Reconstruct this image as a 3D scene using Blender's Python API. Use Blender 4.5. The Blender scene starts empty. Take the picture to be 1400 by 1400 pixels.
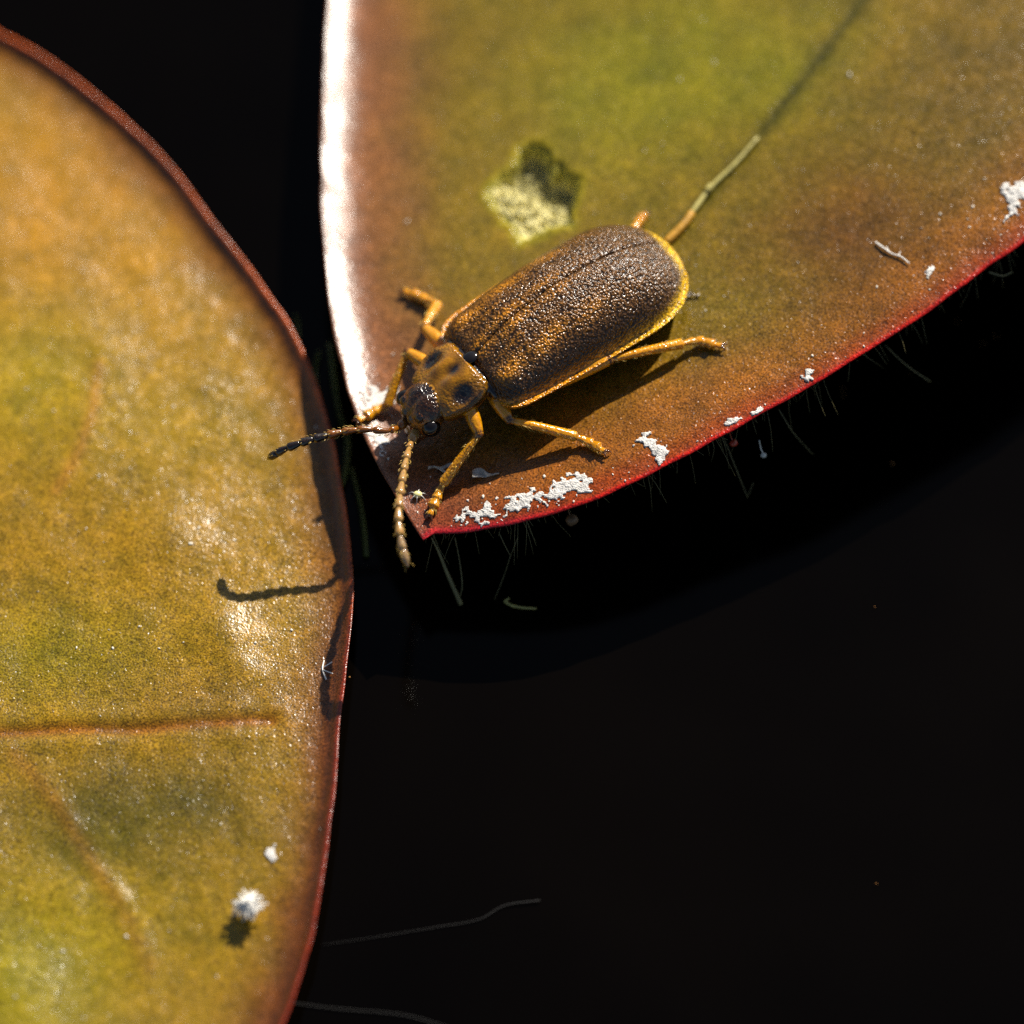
import bpy, bmesh, math, random
import numpy as np
from mathutils import Vector, Matrix, kdtree, noise as mnoise

# One Blender unit is one millimetre (the unit scale below says so): this is a macro photograph.
random.seed(7); RNG = np.random.default_rng(7)
scn = bpy.context.scene
scn.unit_settings.system = 'METRIC'; scn.unit_settings.scale_length = 0.001; scn.unit_settings.length_unit = 'MILLIMETERS'
col = scn.collection

# ------------------------------------------------------------------ camera
PX = 75.0                                   # photo pixels per millimetre at the focus
ELEV = math.radians(60); LENS = 180.0; SENSOR = 36.0
DIST = (1400 / PX) * LENS / SENSOR
TARGET = np.array([0.0, 0.0, 1.0])
FWD = np.array([0, math.cos(ELEV), -math.sin(ELEV)]); UPV = np.array([0, math.sin(ELEV), math.cos(ELEV)]); RGT = np.array([1.0, 0, 0])
CAM = TARGET - FWD * DIST
cd = bpy.data.cameras.new('camera'); cam = bpy.data.objects.new('camera', cd); col.objects.link(cam)
cam.location = CAM; cam.rotation_euler = (math.pi / 2 - ELEV, 0, 0)
cd.lens = LENS; cd.sensor_width = SENSOR; cd.clip_start = 1.0; cd.clip_end = 20000
cd.dof.use_dof = True; cd.dof.focus_distance = DIST - 0.85; cd.dof.aperture_fstop = 0.043; cd.dof.aperture_blades = 7
scn.camera = cam

# ------------------------------------------------------------------ sky, sun, exposure
SUN_Z = math.radians(50); SUN_AZ = math.radians(29)      # zenith angle; azimuth east of the view direction (+Y)
TO_SUN = np.array([math.sin(SUN_Z) * math.sin(SUN_AZ), math.sin(SUN_Z) * math.cos(SUN_AZ), math.cos(SUN_Z)])
w = bpy.data.worlds.new('World'); scn.world = w; w.use_nodes = True
wn = w.node_tree; bg = wn.nodes['Background']
sky = wn.nodes.new('ShaderNodeTexSky'); sky.sky_type = 'NISHITA'; sky.sun_disc = False
sky.sun_elevation = math.pi / 2 - SUN_Z; sky.sun_rotation = SUN_AZ
wn.links.new(sky.outputs[0], bg.inputs[0]); bg.inputs[1].default_value = 0.05
sd = bpy.data.lights.new('sun', 'SUN'); sun = bpy.data.objects.new('sun', sd); col.objects.link(sun)
sd.energy = 5.0; sd.angle = math.radians(0.55); sd.color = (1.0, 0.93, 0.82)
sun.rotation_euler = Vector(TO_SUN).to_track_quat('Z', 'Y').to_euler()
scn.view_settings.view_transform = 'Standard'; scn.view_settings.look = 'None'
scn.view_settings.exposure = 0.65; scn.view_settings.gamma = 1.0
scn.cycles.use_denoising = False
scn.cycles.max_bounces = 8; scn.cycles.sample_clamp_indirect = 1.5

# ------------------------------------------------------------------ helpers
def lin(r, g, b, k=1.0):
    f = lambda c: (c / 12.92 if c <= 0.04045 else ((c + 0.055) / 1.055) ** 2.4)
    return np.array([f(r / 255) * k, f(g / 255) * k, f(b / 255) * k])

def ray(px, py):
    return FWD + RGT * ((px - 700) / 1400 * SENSOR / LENS) - UPV * ((py - 700) / 1400 * SENSOR / LENS)

def at(px, py, z, h=0.0):
    """world point under a photo pixel, on the surface z(x, y) (or the level z) raised by h"""
    d = ray(px, py); zz = z if not callable(z) else 1.5
    for _ in range(1 if not callable(z) else 9):
        t = (zz + h - CAM[2]) / d[2]; p = CAM + d * t
        if callable(z): zz = float(z(np.array([p[0]]), np.array([p[1]]))[0])
    return p

def project(p):
    v = np.asarray(p, float) - CAM; k = v @ FWD
    return 700 + (v @ RGT) / k * LENS / SENSOR * 1400, 700 - (v @ UPV) / k * LENS / SENSOR * 1400

def polydist(x, y, pts):
    """distance of every (x, y) to a polyline"""
    shp = x.shape; q = np.stack([x.ravel(), y.ravel()], 1); best = np.full(len(q), 1e9)
    P = np.asarray(pts)[:, :2]
    if len(q) < 64:
        A_ = P[:-1]; E_ = P[1:] - A_; W_ = q[:, None, :] - A_[None]; t = np.clip((W_ * E_).sum(-1) / np.maximum((E_ * E_).sum(-1), 1e-12), 0, 1)
        return np.sqrt(((W_ - t[..., None] * E_) ** 2).sum(-1)).min(1).reshape(shp)
    for a, b in zip(P[:-1], P[1:]):
        ab = b - a; t = np.clip(((q - a) @ ab) / max(ab @ ab, 1e-12), 0, 1)
        best = np.minimum(best, np.hypot(*(q - a - t[:, None] * ab).T))
    return best.reshape(shp)

def inside(x, y, pts):
    P = np.asarray(pts)[:, :2]; c = np.zeros(x.shape, bool); j = len(P) - 1
    for i in range(len(P)):
        cond = ((P[i, 1] > y) != (P[j, 1] > y)) & (x < (P[j, 0] - P[i, 0]) * (y - P[i, 1]) / (P[j, 1] - P[i, 1] + 1e-15) + P[i, 0])
        c ^= cond; j = i
    return c

def catmull(pts, n):
    """smooth curve through the points, n steps per span"""
    P = np.asarray(pts, float); out = []
    Q = np.vstack([2 * P[0] - P[1], P, 2 * P[-1] - P[-2]])
    for i in range(1, len(Q) - 2):
        p0, p1, p2, p3 = Q[i - 1], Q[i], Q[i + 1], Q[i + 2]
        for k in range(n):
            t = k / n
            out.append(0.5 * ((2 * p1) + (-p0 + p2) * t + (2 * p0 - 5 * p1 + 4 * p2 - p3) * t * t + (-p0 + 3 * p1 - 3 * p2 + p3) * t ** 3))
    out.append(P[-1]); return np.array(out)

def sstep(a, b, x):
    t = np.clip((x - a) / (b - a), 0, 1); return t * t * (3 - 2 * t)

def vnoise(x, y, s, seed=0):
    """smooth value noise in -1..1, s = features per mm"""
    def hsh(i, j):
        v = np.sin(i * 127.1 + j * 311.7 + seed * 74.7) * 43758.5453; return v - np.floor(v)
    X = x * s; Y = y * s; i = np.floor(X); j = np.floor(Y); fx = X - i; fy = Y - j
    fx = fx * fx * (3 - 2 * fx); fy = fy * fy * (3 - 2 * fy)
    return 2 * ((hsh(i, j) * (1 - fx) + hsh(i + 1, j) * fx) * (1 - fy) + (hsh(i, j + 1) * (1 - fx) + hsh(i + 1, j + 1) * fx) * fy) - 1

def mesh_obj(name, verts, faces, mats, parent=None, colors=None, smooth=True, matidx=None):
    me = bpy.data.meshes.new(name); me.from_pydata([tuple(map(float, v)) for v in verts], [], [tuple(map(int, f)) for f in faces])
    for m in (mats if isinstance(mats, (list, tuple)) else [mats]): me.materials.append(m)
    if smooth: me.polygons.foreach_set('use_smooth', [True] * len(me.polygons))
    if matidx is not None: me.polygons.foreach_set('material_index', list(map(int, matidx)))
    if colors is not None:
        a = me.color_attributes.new('Col', 'FLOAT_COLOR', 'POINT'); c = np.ones((len(verts), 4), np.float32); cc = np.asarray(colors); c[:, :cc.shape[1]] = cc
        a.data.foreach_set('color', c.ravel())
    me.update(); o = bpy.data.objects.new(name, me); col.objects.link(o)
    if parent: o.parent = parent
    return o

def empty(name, loc=(0, 0, 0)):
    o = bpy.data.objects.new(name, None); col.objects.link(o); o.location = loc; o.empty_display_size = 0.5; return o

def tag(o, label=None, cat=None, group=None, kind=None):
    if label: o['label'] = label
    if cat: o['category'] = cat
    if group: o['group'] = group
    if kind: o['kind'] = kind
    return o

def adopt(o, parent):
    """parent without moving: the meshes are made in world millimetres"""
    bpy.context.view_layer.update(); o.parent = parent; o.matrix_parent_inverse = parent.matrix_world.inverted(); return o

def tube(path, radii, sides=10, cap=True, flat=None):
    """closed tapered tube along a path"""
    P = np.asarray(path, float); n = len(P); V = []; F = []
    T = np.gradient(P, axis=0); T /= np.linalg.norm(T, axis=1)[:, None] + 1e-12
    ref = np.array([0, 0, 1.0]) if abs(T[0, 2]) < 0.9 else np.array([1.0, 0, 0])
    u = np.cross(T[0], ref); u /= np.linalg.norm(u)
    for i in range(n):
        u = u - T[i] * (u @ T[i]); u /= np.linalg.norm(u); v = np.cross(T[i], u)
        for k in range(sides):
            a = 2 * math.pi * k / sides; r = radii[i]
            V.append(P[i] + u * (r * math.cos(a)) + v * (r * math.sin(a) * (flat if flat else 1)))
    for i in range(n - 1):
        for k in range(sides):
            k2 = (k + 1) % sides; F.append((i * sides + k, i * sides + k2, (i + 1) * sides + k2, (i + 1) * sides + k))
    if cap:
        V.append(P[0] - T[0] * radii[0] * 0.5); V.append(P[-1] + T[-1] * radii[-1] * 0.5); a = len(V) - 2
        for k in range(sides):
            k2 = (k + 1) % sides; F.append((a, k2, k)); F.append((a + 1, (n - 1) * sides + k, (n - 1) * sides + k2))
    return V, F

class Parts:
    def __init__(s): s.V = []; s.F = []; s.C = []
    def add(s, V, F, c=None):
        o = len(s.V); s.V += [np.asarray(v, float) for v in V]; s.F += [tuple(i + o for i in f) for f in F]
        if c is not None: s.C += [np.asarray(c(v) if callable(c) else c, float) for v in V]
        return s

def ellipsoid(c, r, nu=20, nv=14, rot=None):
    V = []; F = []
    for j in range(nv + 1):
        ph = math.pi * j / nv
        for i in range(nu):
            th = 2 * math.pi * i / nu; p = np.array([r[0] * math.sin(ph) * math.cos(th), r[1] * math.sin(ph) * math.sin(th), r[2] * math.cos(ph)])
            V.append((rot @ p if rot is not None else p) + np.asarray(c))
    for j in range(nv):
        for i in range(nu):
            a = j * nu + i; b = j * nu + (i + 1) % nu; F.append((a, a + nu, b + nu, b))
    return V, F

# ------------------------------------------------------------------ materials
class NT:
    def __init__(s, name):
        s.m = bpy.data.materials.new(name); s.m.use_nodes = True; s.t = s.m.node_tree; s.b = s.t.nodes['Principled BSDF']; s.out = s.t.nodes['Material Output']
    def n(s, typ, **kw):
        x = s.t.nodes.new(typ)
        for k, v in kw.items():
            if k in ('inp',):
                for i, q in v.items(): x.inputs[i].default_value = q
            else: setattr(x, k, v)
        return x
    def l(s, a, b): s.t.links.new(a, b)
    def set(s, **kw):
        for k, v in kw.items(): s.b.inputs[k.replace('_', ' ')].default_value = v
        return s
    def coord(s): return s.n('ShaderNodeTexCoord').outputs['Object']
    def noise(s, scale, detail=2, rough=0.5, vec=None):
        x = s.n('ShaderNodeTexNoise', inp={'Scale': scale, 'Detail': detail, 'Roughness': rough}); s.l(vec or s.coord(), x.inputs['Vector']); return x.outputs['Fac']
    def voro(s, scale, vec=None, feature='F1', out='Distance'):
        x = s.n('ShaderNodeTexVoronoi', feature=feature, inp={'Scale': scale}); s.l(vec or s.coord(), x.inputs['Vector']); return x.outputs[out]
    def remap(s, f, a, b, c, d):
        x = s.n('ShaderNodeMapRange', inp={1: a, 2: b, 3: c, 4: d}); s.l(f, x.inputs[0]); return x.outputs[0]
    def math(s, op, a, b):
        x = s.n('ShaderNodeMath', operation=op)
        for i, v in enumerate((a, b)):
            if isinstance(v, (int, float)): x.inputs[i].default_value = v
            else: s.l(v, x.inputs[i])
        return x.outputs[0]
    def mix(s, f, a, b, typ='MIX'):
        x = s.n('ShaderNodeMix', data_type='RGBA', blend_type=typ)
        for i, v in ((0, f), (6, a), (7, b)):
            if isinstance(v, (int, float)): x.inputs[i].default_value = v
            elif isinstance(v, (tuple, list, np.ndarray)): x.inputs[i].default_value = (*v[:3], 1)
            else: s.l(v, x.inputs[i])
        return x.outputs[2]
    def bump(s, h, dist, strength=1.0, normal=None):
        x = s.n('ShaderNodeBump', inp={'Strength': strength, 'Distance': dist}); s.l(h, x.inputs['Height'])
        if normal is not None: s.l(normal, x.inputs['Normal'])
        return x.outputs[0]

def simple(name, rgb, rough=0.5, spec=0.5, vary=0.3, scale=8.0, bump=0.0, **kw):
    t = NT(name); n = t.noise(scale, 3)
    c = t.mix(t.remap(n, 0.3, 0.7, 0, 1), tuple(np.array(rgb) * (1 - vary)), tuple(np.minimum(np.array(rgb) * (1 + vary), 0.95)))
    t.l(c, t.b.inputs['Base Color']); t.set(Roughness=rough, **kw); t.b.inputs['Specular IOR Level'].default_value = spec
    if bump: t.l(t.bump(t.noise(scale * 2.5, 4), bump), t.b.inputs['Normal'])
    return t.m

def leaf_material(name, grain):
    t = NT(name); v = t.coord()
    vc = t.n('ShaderNodeVertexColor', layer_name='Col'); base = vc.outputs[0]
    cloud = t.noise(1.3, 4, 0.6, v); mott = t.noise(5.5, 4, 0.6, v); fine = t.noise(grain, 2, 0.55, v); cell = t.voro(grain * 0.8, v)
    c = t.mix(1.0, base, t.mix(t.remap(cloud, 0.3, 0.7, 0, 1), (0.74, 0.78, 0.8), (1.22, 1.18, 1.0)), 'MULTIPLY')
    c = t.mix(1.0, c, t.mix(t.remap(mott, 0.3, 0.7, 0, 1), (0.78, 0.82, 0.9), (1.22, 1.16, 1.1)), 'MULTIPLY')
    c = t.mix(1.0, c, t.mix(t.remap(fine, 0.34, 0.66, 0, 1), (0.36, 0.34, 0.3), (1.68, 1.68, 1.66)), 'MULTIPLY')
    t.l(c, t.b.inputs['Base Color'])
    rg = t.remap(mott, 0.3, 0.7, 0.22, 0.32); t.l(rg, t.b.inputs['Roughness']); t.b.inputs['Specular IOR Level'].default_value = 0.45
    h = t.math('ADD', t.math('MULTIPLY', fine, 1.0), t.math('MULTIPLY', cell, 0.5))
    dome = t.math('MAXIMUM', t.math('SUBTRACT', .34, t.voro(9.0, v)), 0.0); h = t.math('ADD', h, t.math('MULTIPLY', dome, 3.0))
    b1 = t.bump(t.math('MULTIPLY', mott, vc.outputs[1]), 0.012, 1.0); b2 = t.bump(t.math('MULTIPLY', h, vc.outputs[1]), 0.0062, 1.0, b1); t.l(b2, t.b.inputs['Normal'])
    return t.m

M_LEAF = leaf_material('waxy_leaf', 30.0)
M_PIT = None
def pit_material():
    t = NT('chewed_leaf_tissue'); base = t.n('ShaderNodeVertexColor', layer_name='Col').outputs[0]
    c = t.mix(1.0, base, t.mix(t.remap(t.noise(14, 3), 0.3, 0.7, 0, 1), (0.7, 0.72, 0.6), (1.2, 1.2, 1.1)), 'MULTIPLY')
    t.l(c, t.b.inputs['Base Color']); t.set(Roughness=0.6); t.l(t.bump(t.noise(25, 3), 0.02), t.b.inputs['Normal']); return t.m
M_PIT = pit_material()
M_STALK = simple('leaf_stalk_green', (0.12, 0.1, 0.03), 0.5)
M_CRUST = simple('chalky_white_crust', (0.7, 0.67, 0.62), 0.75, 0.3, 0.28, 14, 0.04)
M_SPECK = simple('pale_grit', (0.72, 0.68, 0.58), 0.6, 0.4, 0.25, 5)
M_AMBER = simple('amber_grit', (0.45, 0.2, 0.05), 0.5, 0.4, 0.3, 6)
M_FIBRE = simple('white_fibre', (0.8, 0.77, 0.7), 0.5, 0.4, 0.1, 5)
M_STRAW = simple('dry_straw', (0.42, 0.36, 0.1), 0.45, 0.5, 0.25, 7, 0.01)
M_STRAW_END = simple('amber_straw_end', (0.45, 0.23, 0.02), 0.4, 0.5, 0.25, 7, 0.01)
M_HAIR = simple('pale_underside_hair', (0.2, 0.17, 0.07), 0.5, 0.4, 0.3, 3)
M_FLAKE = simple('papery_shed_skin', (0.5, 0.45, 0.38), 0.3, 0.6, 0.2, 10, 0.01)
M_RED = simple('red_bead', (0.5, 0.05, 0.02), 0.25, 0.6, 0.2, 5)
M_WEED = simple('olive_water_weed', (0.10, 0.11, 0.015), 0.5, 0.4, 0.3, 2)

def water_material():
    t = NT('dark_pond_water')
    c = t.mix(t.remap(t.noise(0.08, 3), 0.35, 0.65, 0, 1), (0.0005, 0.0003, 0.00015), (0.0014, 0.0009, 0.0005)); t.l(c, t.b.inputs['Base Color'])
    t.set(Roughness=0.10, IOR=1.33); t.b.inputs['Specular IOR Level'].default_value = 0.13; t.l(t.bump(t.noise(0.12, 2), 0.25, 0.6), t.b.inputs['Normal']); return t.m

# ------------------------------------------------------------------ water
WZ = -0.25
n = 24; gx = np.sign(np.linspace(-1, 1, n)) * np.abs(np.linspace(-1, 1, n)) ** 4 * 5000
V = [(x, y, WZ) for y in gx for x in gx]; F = [(j * n + i, j * n + i + 1, (j + 1) * n + i + 1, (j + 1) * n + i) for j in range(n - 1) for i in range(n - 1)]
tag(mesh_obj('pond_water', V, F, water_material()), 'still black pond water below the lily leaves', 'water', kind='structure')

# ------------------------------------------------------------------ right leaf (the beetle's)
TIPX, TIPY = at(583, 731, 1.5)[:2]
def zR0(x, y): return 1.60 + 0.18 * (x - TIPX) - 0.04 * (y - TIPY) + 0.05 * np.sin(x * 0.55 + 0.6) * np.cos(y * 0.4)
R_LEFT_PX = [(470, -420), (460, -200), (450, 0), (443, 100), (440, 200), (441, 300), (446, 380), (455, 440), (467, 500), (484, 560), (505, 610), (530, 655), (555, 695), (572, 718), (583, 731)]
R_LOW_PX = [(583, 731), (640, 726), (700, 716), (760, 701), (820, 680), (880, 652), (940, 621), (1000, 588), (1060, 555), (1130, 515), (1200, 470), (1270, 425), (1340, 372), (1400, 330), (1500, 250)]
R_FAR_PX = [(1500, 250), (1650, 110), (1800, -80), (1890, -320), (1890, -600), (1760, -860), (1480, -1060), (1120, -1120), (820, -1030), (620, -820), (510, -620), (470, -420)]
RL = catmull([at(*p, lambda x, y: zR0(x, y) + 0.3)[:2] for p in R_LEFT_PX], 5)
RB = catmull([at(*p, lambda x, y: zR0(x, y) - 0.08)[:2] for p in R_LOW_PX], 5)
RF = catmull([at(*p, zR0)[:2] for p in R_FAR_PX], 5)
RL[-1] = RB[0] = at(583, 731, lambda x, y: zR0(x, y) + 0.1)[:2]; RF[0] = RB[-1]; RF[-1] = RL[0]
for e_ in (RL, RB): e_[1:-1] += .018 * np.stack([vnoise(e_[1:-1, 0], e_[1:-1, 1], 2.5, 61), vnoise(e_[1:-1, 0], e_[1:-1, 1], 2.5, 62)], 1)
R_OUT = np.vstack([RL[:-1], RB[:-1], RF[:-1]])
GRID_D = np.linspace(0, 3, 400); SL = sstep(1.15, 0.15, GRID_D); CUM = np.concatenate([[0], np.cumsum((SL[1:] + SL[:-1]) / 2 * (GRID_D[1] - GRID_D[0]))])
def curl(d): return np.interp(d, GRID_D, CUM[-1] - CUM)         # rises towards the margin with a slope of 1 in the last half millimetre
VEIN_R = np.array([at(px, py, zR0)[:2] for px, py in ((1330, -200), (1180, 0), (1110, 95), (1035, 190), (975, 262), (915, 325), (800, 450))])
def zR(x, y):
    dl = polydist(x, y, RL); db = polydist(x, y, RB); fade = sstep(0.1, 1.9, db)
    z = zR0(x, y) + 0.40 * curl(dl + .05 * vnoise(x, y, 1.3, 41)) * (0.35 + 0.65 * fade) - 0.10 * np.exp(-(db / 0.35) ** 2) + .004 * vnoise(x, y, 3.0, 47)
    return z - 0.008 * np.exp(-(polydist(x, y, VEIN_R) / 0.12) ** 2)
PIT_PX = [(665, 268), (671, 252), (688, 240), (700, 222), (714, 206), (738, 199), (753, 207), (757, 222), (760, 233), (764, 222), (769, 233), (778, 240), (792, 242), (791, 262), (787, 285), (783, 307), (765, 309), (748, 318), (728, 322), (710, 331), (702, 316), (694, 301), (677, 287)]
PIT = catmull([at(*p, zR)[:2] for p in PIT_PX + PIT_PX[:1]], 6)[:-1]
PIT = PIT + RNG.normal(size=PIT.shape) * .016; PIT = PIT + .05 * np.stack([vnoise(PIT[:, 0], PIT[:, 1], 6, 51), vnoise(PIT[:, 0], PIT[:, 1], 6, 52)], 1)
PC = PIT.mean(0) + np.array([0.0, -0.02])

def ray_poly(c, ang, poly):
    """distance from c to the polygon in direction ang (farthest crossing)"""
    d = np.array([math.cos(ang), math.sin(ang)]); best = 0
    A = poly - c; B = np.roll(A, -1, 0); e = B - A
    den = d[0] * e[:, 1] - d[1] * e[:, 0]; den = np.where(np.abs(den) < 1e-12, 1e-12, den)
    t = (A[:, 0] * e[:, 1] - A[:, 1] * e[:, 0]) / den; s = (A[:, 0] * d[1] - A[:, 1] * d[0]) / den
    ok = (s >= -1e-9) & (s <= 1 + 1e-9) & (t > 0); return t[ok].max()

def leaf_sheet(c, outer, inner, zf, angs, frac, thick):
    na, nr = len(angs), len(frac); ro = np.array([ray_poly(c, a, outer) for a in angs])
    ri = np.array([ray_poly(c, a, inner) for a in angs]) if inner is not None else np.full(na, 0.02)
    R = ri[:, None] + (ro - ri)[:, None] * frac[None, :]
    X = c[0] + R * np.cos(angs)[:, None]; Y = c[1] + R * np.sin(angs)[:, None]; Z = zf(X, Y)
    d = polydist(X, Y, np.vstack([outer, outer[:1]]))
    return X, Y, Z, d

def leaf_mesh(name, X, Y, Z, d, C, mat, thick, parent, close_inner, alpha=None):
    na, nr = X.shape; top = np.stack([X, Y, Z], -1).reshape(-1, 3); T = 0.03 + (thick - 0.03) * sstep(0, 0.9, d)
    bot = np.stack([X, Y, Z - T], -1).reshape(-1, 3); V = np.vstack([top, bot]); N = na * nr; F = []
    idx = np.arange(N).reshape(na, nr); nx = np.roll(idx, -1, 0)
    q = np.stack([idx[:, :-1], idx[:, 1:], nx[:, 1:], nx[:, :-1]], -1).reshape(-1, 4); F += q.tolist(); F += (q[:, ::-1] + N).tolist()
    F += np.stack([idx[:, -1], idx[:, -1] + N, nx[:, -1] + N, nx[:, -1]], -1).tolist()
    F += np.stack([idx[:, 0], nx[:, 0], nx[:, 0] + N, idx[:, 0] + N], -1).tolist()
    under = np.array([0.07, 0.03, 0.012]); edge = np.exp(-(d.reshape(-1) / 0.15))[:, None]
    CB = under * (1 - edge) + C.reshape(-1, 3) * edge
    A_ = np.ones((N, 1)) if alpha is None else alpha.reshape(-1, 1)
    return mesh_obj(name, V, F, mat, parent, np.hstack([np.vstack([C.reshape(-1, 3), CB]), np.vstack([A_, A_])]))

KR = 0.66
tip_a = math.atan2(RB[0][1] - PC[1], RB[0][0] - PC[0])
angs = np.sort(np.concatenate([np.linspace(-math.pi, math.pi, 760, endpoint=False), tip_a + np.linspace(-0.02, 0.02, 9)]))
f = np.linspace(0, 1, 150); frac = 0.5 * f + 0.5 * (f ** 3 * 0.55 + 0.45 * (1 - (1 - f) ** 3))
X, Y, Z, d = leaf_sheet(PC, R_OUT, PIT, zR, angs, frac, 0.42)
def pigment_glow_R(X, Y, d):
    pq = np.stack([X, Y], -1); g = lambda px, py, sx, sy: np.exp(-(((X - at(px, py, zR0)[0]) / sx) ** 2 + ((Y - at(px, py, zR0)[1]) / sy) ** 2))
    L = lambda *c: lin(*c, KR) * np.array([0.97, 1.0, 0.55])
    dl = polydist(X, Y, RL); db = polydist(X, Y, RB); dp = polydist(X, Y, np.vstack([PIT, PIT[:1]]))
    C = np.ones(X.shape + (3,)) * L(128, 96, 30)
    def lay(wt, c):
        nonlocal C; wt = np.clip(wt, 0, 1)[..., None]; C = C * (1 - wt) + c * wt
    wob = vnoise(X, Y, 0.6, 3) * 0.5 + vnoise(X, Y, 1.7, 5) * 0.35
    lay(g(950, 110, 4.0, 3.2) * .95 * (1 + 0.5 * wob), L(136, 127, 22)); lay(g(1020, 330, 2.2, 2.4) * 0.9, L(134, 118, 22)); lay(g(880, -250, 5, 4) * 0.8, L(132, 124, 26))
    lay(g(700, 330, 1.8, 1.6) * 0.5, L(146, 122, 38))
    lay(g(1150, 320, 2.8, 2.2) * 0.85 * (1 + 0.4 * wob), L(114, 74, 24)); lay(g(1330, 120, 2.0, 1.8) * 0.6, L(104, 80, 24))
    lay(g(960, 560, 2.4, 1.0) * 0.7, L(150, 96, 34)); lay(g(760, 640, 1.6, 0.9) * 0.6, L(140, 88, 40))
    lay(sstep(2.6, 0.5, dl + 0.5 * wob) * 0.9, L(150, 94, 78)); lay(sstep(1.1, 0.1, dl), L(140, 88, 84))
    lay(sstep(2.2, 0.3, db + 0.4 * wob) * 0.6, L(162, 86, 26)); lay(sstep(0.6, 0.08, db + 0.12 * wob) * 0.7, L(164, 54, 28)); lay(sstep(0.13, 0.03, db), L(200, 22, 20))  # red margin, with the backlit edge glow painted into the colour
    tip = np.hypot(X - RB[0][0], Y - RB[0][1]); lay(sstep(2.0, 0.3, tip) * 0.7, L(128, 66, 58)); lay(sstep(0.2, 0.05, db) * sstep(3.2, 1.0, tip), L(176, 28, 52))
    lay(sstep(0.2, 0.02, dp + .06 * wob) * 0.6, L(176, 160, 20))
    lay(np.exp(-(polydist(X, Y, VEIN_R) / 0.13) ** 2) * 0.9, L(78, 72, 8))  # shade of the vein groove is put into the leaf colour
    return C
C = pigment_glow_R(X, Y, d)
leafR = tag(empty('lily_leaf', (float(PC[0]), float(PC[1]), WZ)), 'olive and red-brown lily leaf with a pointed tip and chewed pit under the beetle', 'leaf', 'lily leaves')
adopt(leaf_mesh('leaf_blade', X, Y, Z, d, C, M_LEAF, 0.42, None, True, 1 - .45 * sstep(1.1, .4, polydist(X, Y, RL))), leafR)

# chewed pit: torn tissue floor under the hole in the blade
ph = np.linspace(-math.pi, math.pi, 300, endpoint=False); fr = np.linspace(0, 1, 90)
ro = np.array([ray_poly(PC, a, PIT) for a in ph]) + 0.03
X = PC[0] + ro[:, None] * fr * np.cos(ph)[:, None]; Y = PC[1] + ro[:, None] * fr * np.sin(ph)[:, None]
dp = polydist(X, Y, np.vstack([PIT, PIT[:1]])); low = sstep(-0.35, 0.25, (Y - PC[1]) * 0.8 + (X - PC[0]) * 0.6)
pores = RNG.uniform(-0.95, 0.95, (330, 2)) + PC; F1 = np.full(X.shape, 9.0); F2 = F1.copy()
for p in pores:
    q = np.hypot(X - p[0], Y - p[1]); F2 = np.minimum(F2, np.maximum(F1, q)); F1 = np.minimum(F1, q)
big = RNG.uniform(-0.75, 0.75, (48, 2)) + PC; pw = sstep(.022, .0, F2 - F1) * .3
for p in big: pw = np.maximum(pw, np.exp(-((X - p[0]) ** 2 + (Y - p[1]) ** 2) / RNG.uniform(0.035, 0.06) ** 2))
bub = .10 * (1 - np.clip(F1 / .075, 0, 1) ** 2) + vnoise(X, Y, 4, 2) * 0.05 - .04
depth = (0.10 + 0.32 * low) * sstep(0.0, 0.16, dp) + 0.02
Z = zR(X, Y) - depth + bub * sstep(0.03, 0.12, dp) - 0.16 * pw
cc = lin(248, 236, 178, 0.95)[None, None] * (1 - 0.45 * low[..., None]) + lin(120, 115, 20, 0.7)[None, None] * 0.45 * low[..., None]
cc = cc * (1 - 0.0 * pw[..., None]); e = sstep(0.16, 0.03, dp)[..., None]; cc = cc * (1 - e) + lin(190, 178, 60, 0.8) * e
pk = np.clip(pw * 0.9, 0, 1)[..., None]; cc = cc * (1 - pk) + lin(36, 44, 24) * pk
na, nr = X.shape; idx = np.arange(na * nr).reshape(na, nr); nx = np.roll(idx, -1, 0)
F = np.stack([idx[:, :-1], idx[:, 1:], nx[:, 1:], nx[:, :-1]], -1).reshape(-1, 4)
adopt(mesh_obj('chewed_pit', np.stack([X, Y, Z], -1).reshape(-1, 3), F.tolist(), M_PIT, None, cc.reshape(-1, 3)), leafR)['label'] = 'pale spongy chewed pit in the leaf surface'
sp = catmull([(5, 8, float(zR(np.array([5.]), np.array([8.]))[0]) - .75), (5.2, 8.5, 1.0), (5.6, 9.4, -0.6)], 6); V, F = tube(sp, [0.6] * len(sp), 14); adopt(mesh_obj('leaf_stalk', V, F, M_STALK), leafR)

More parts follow.
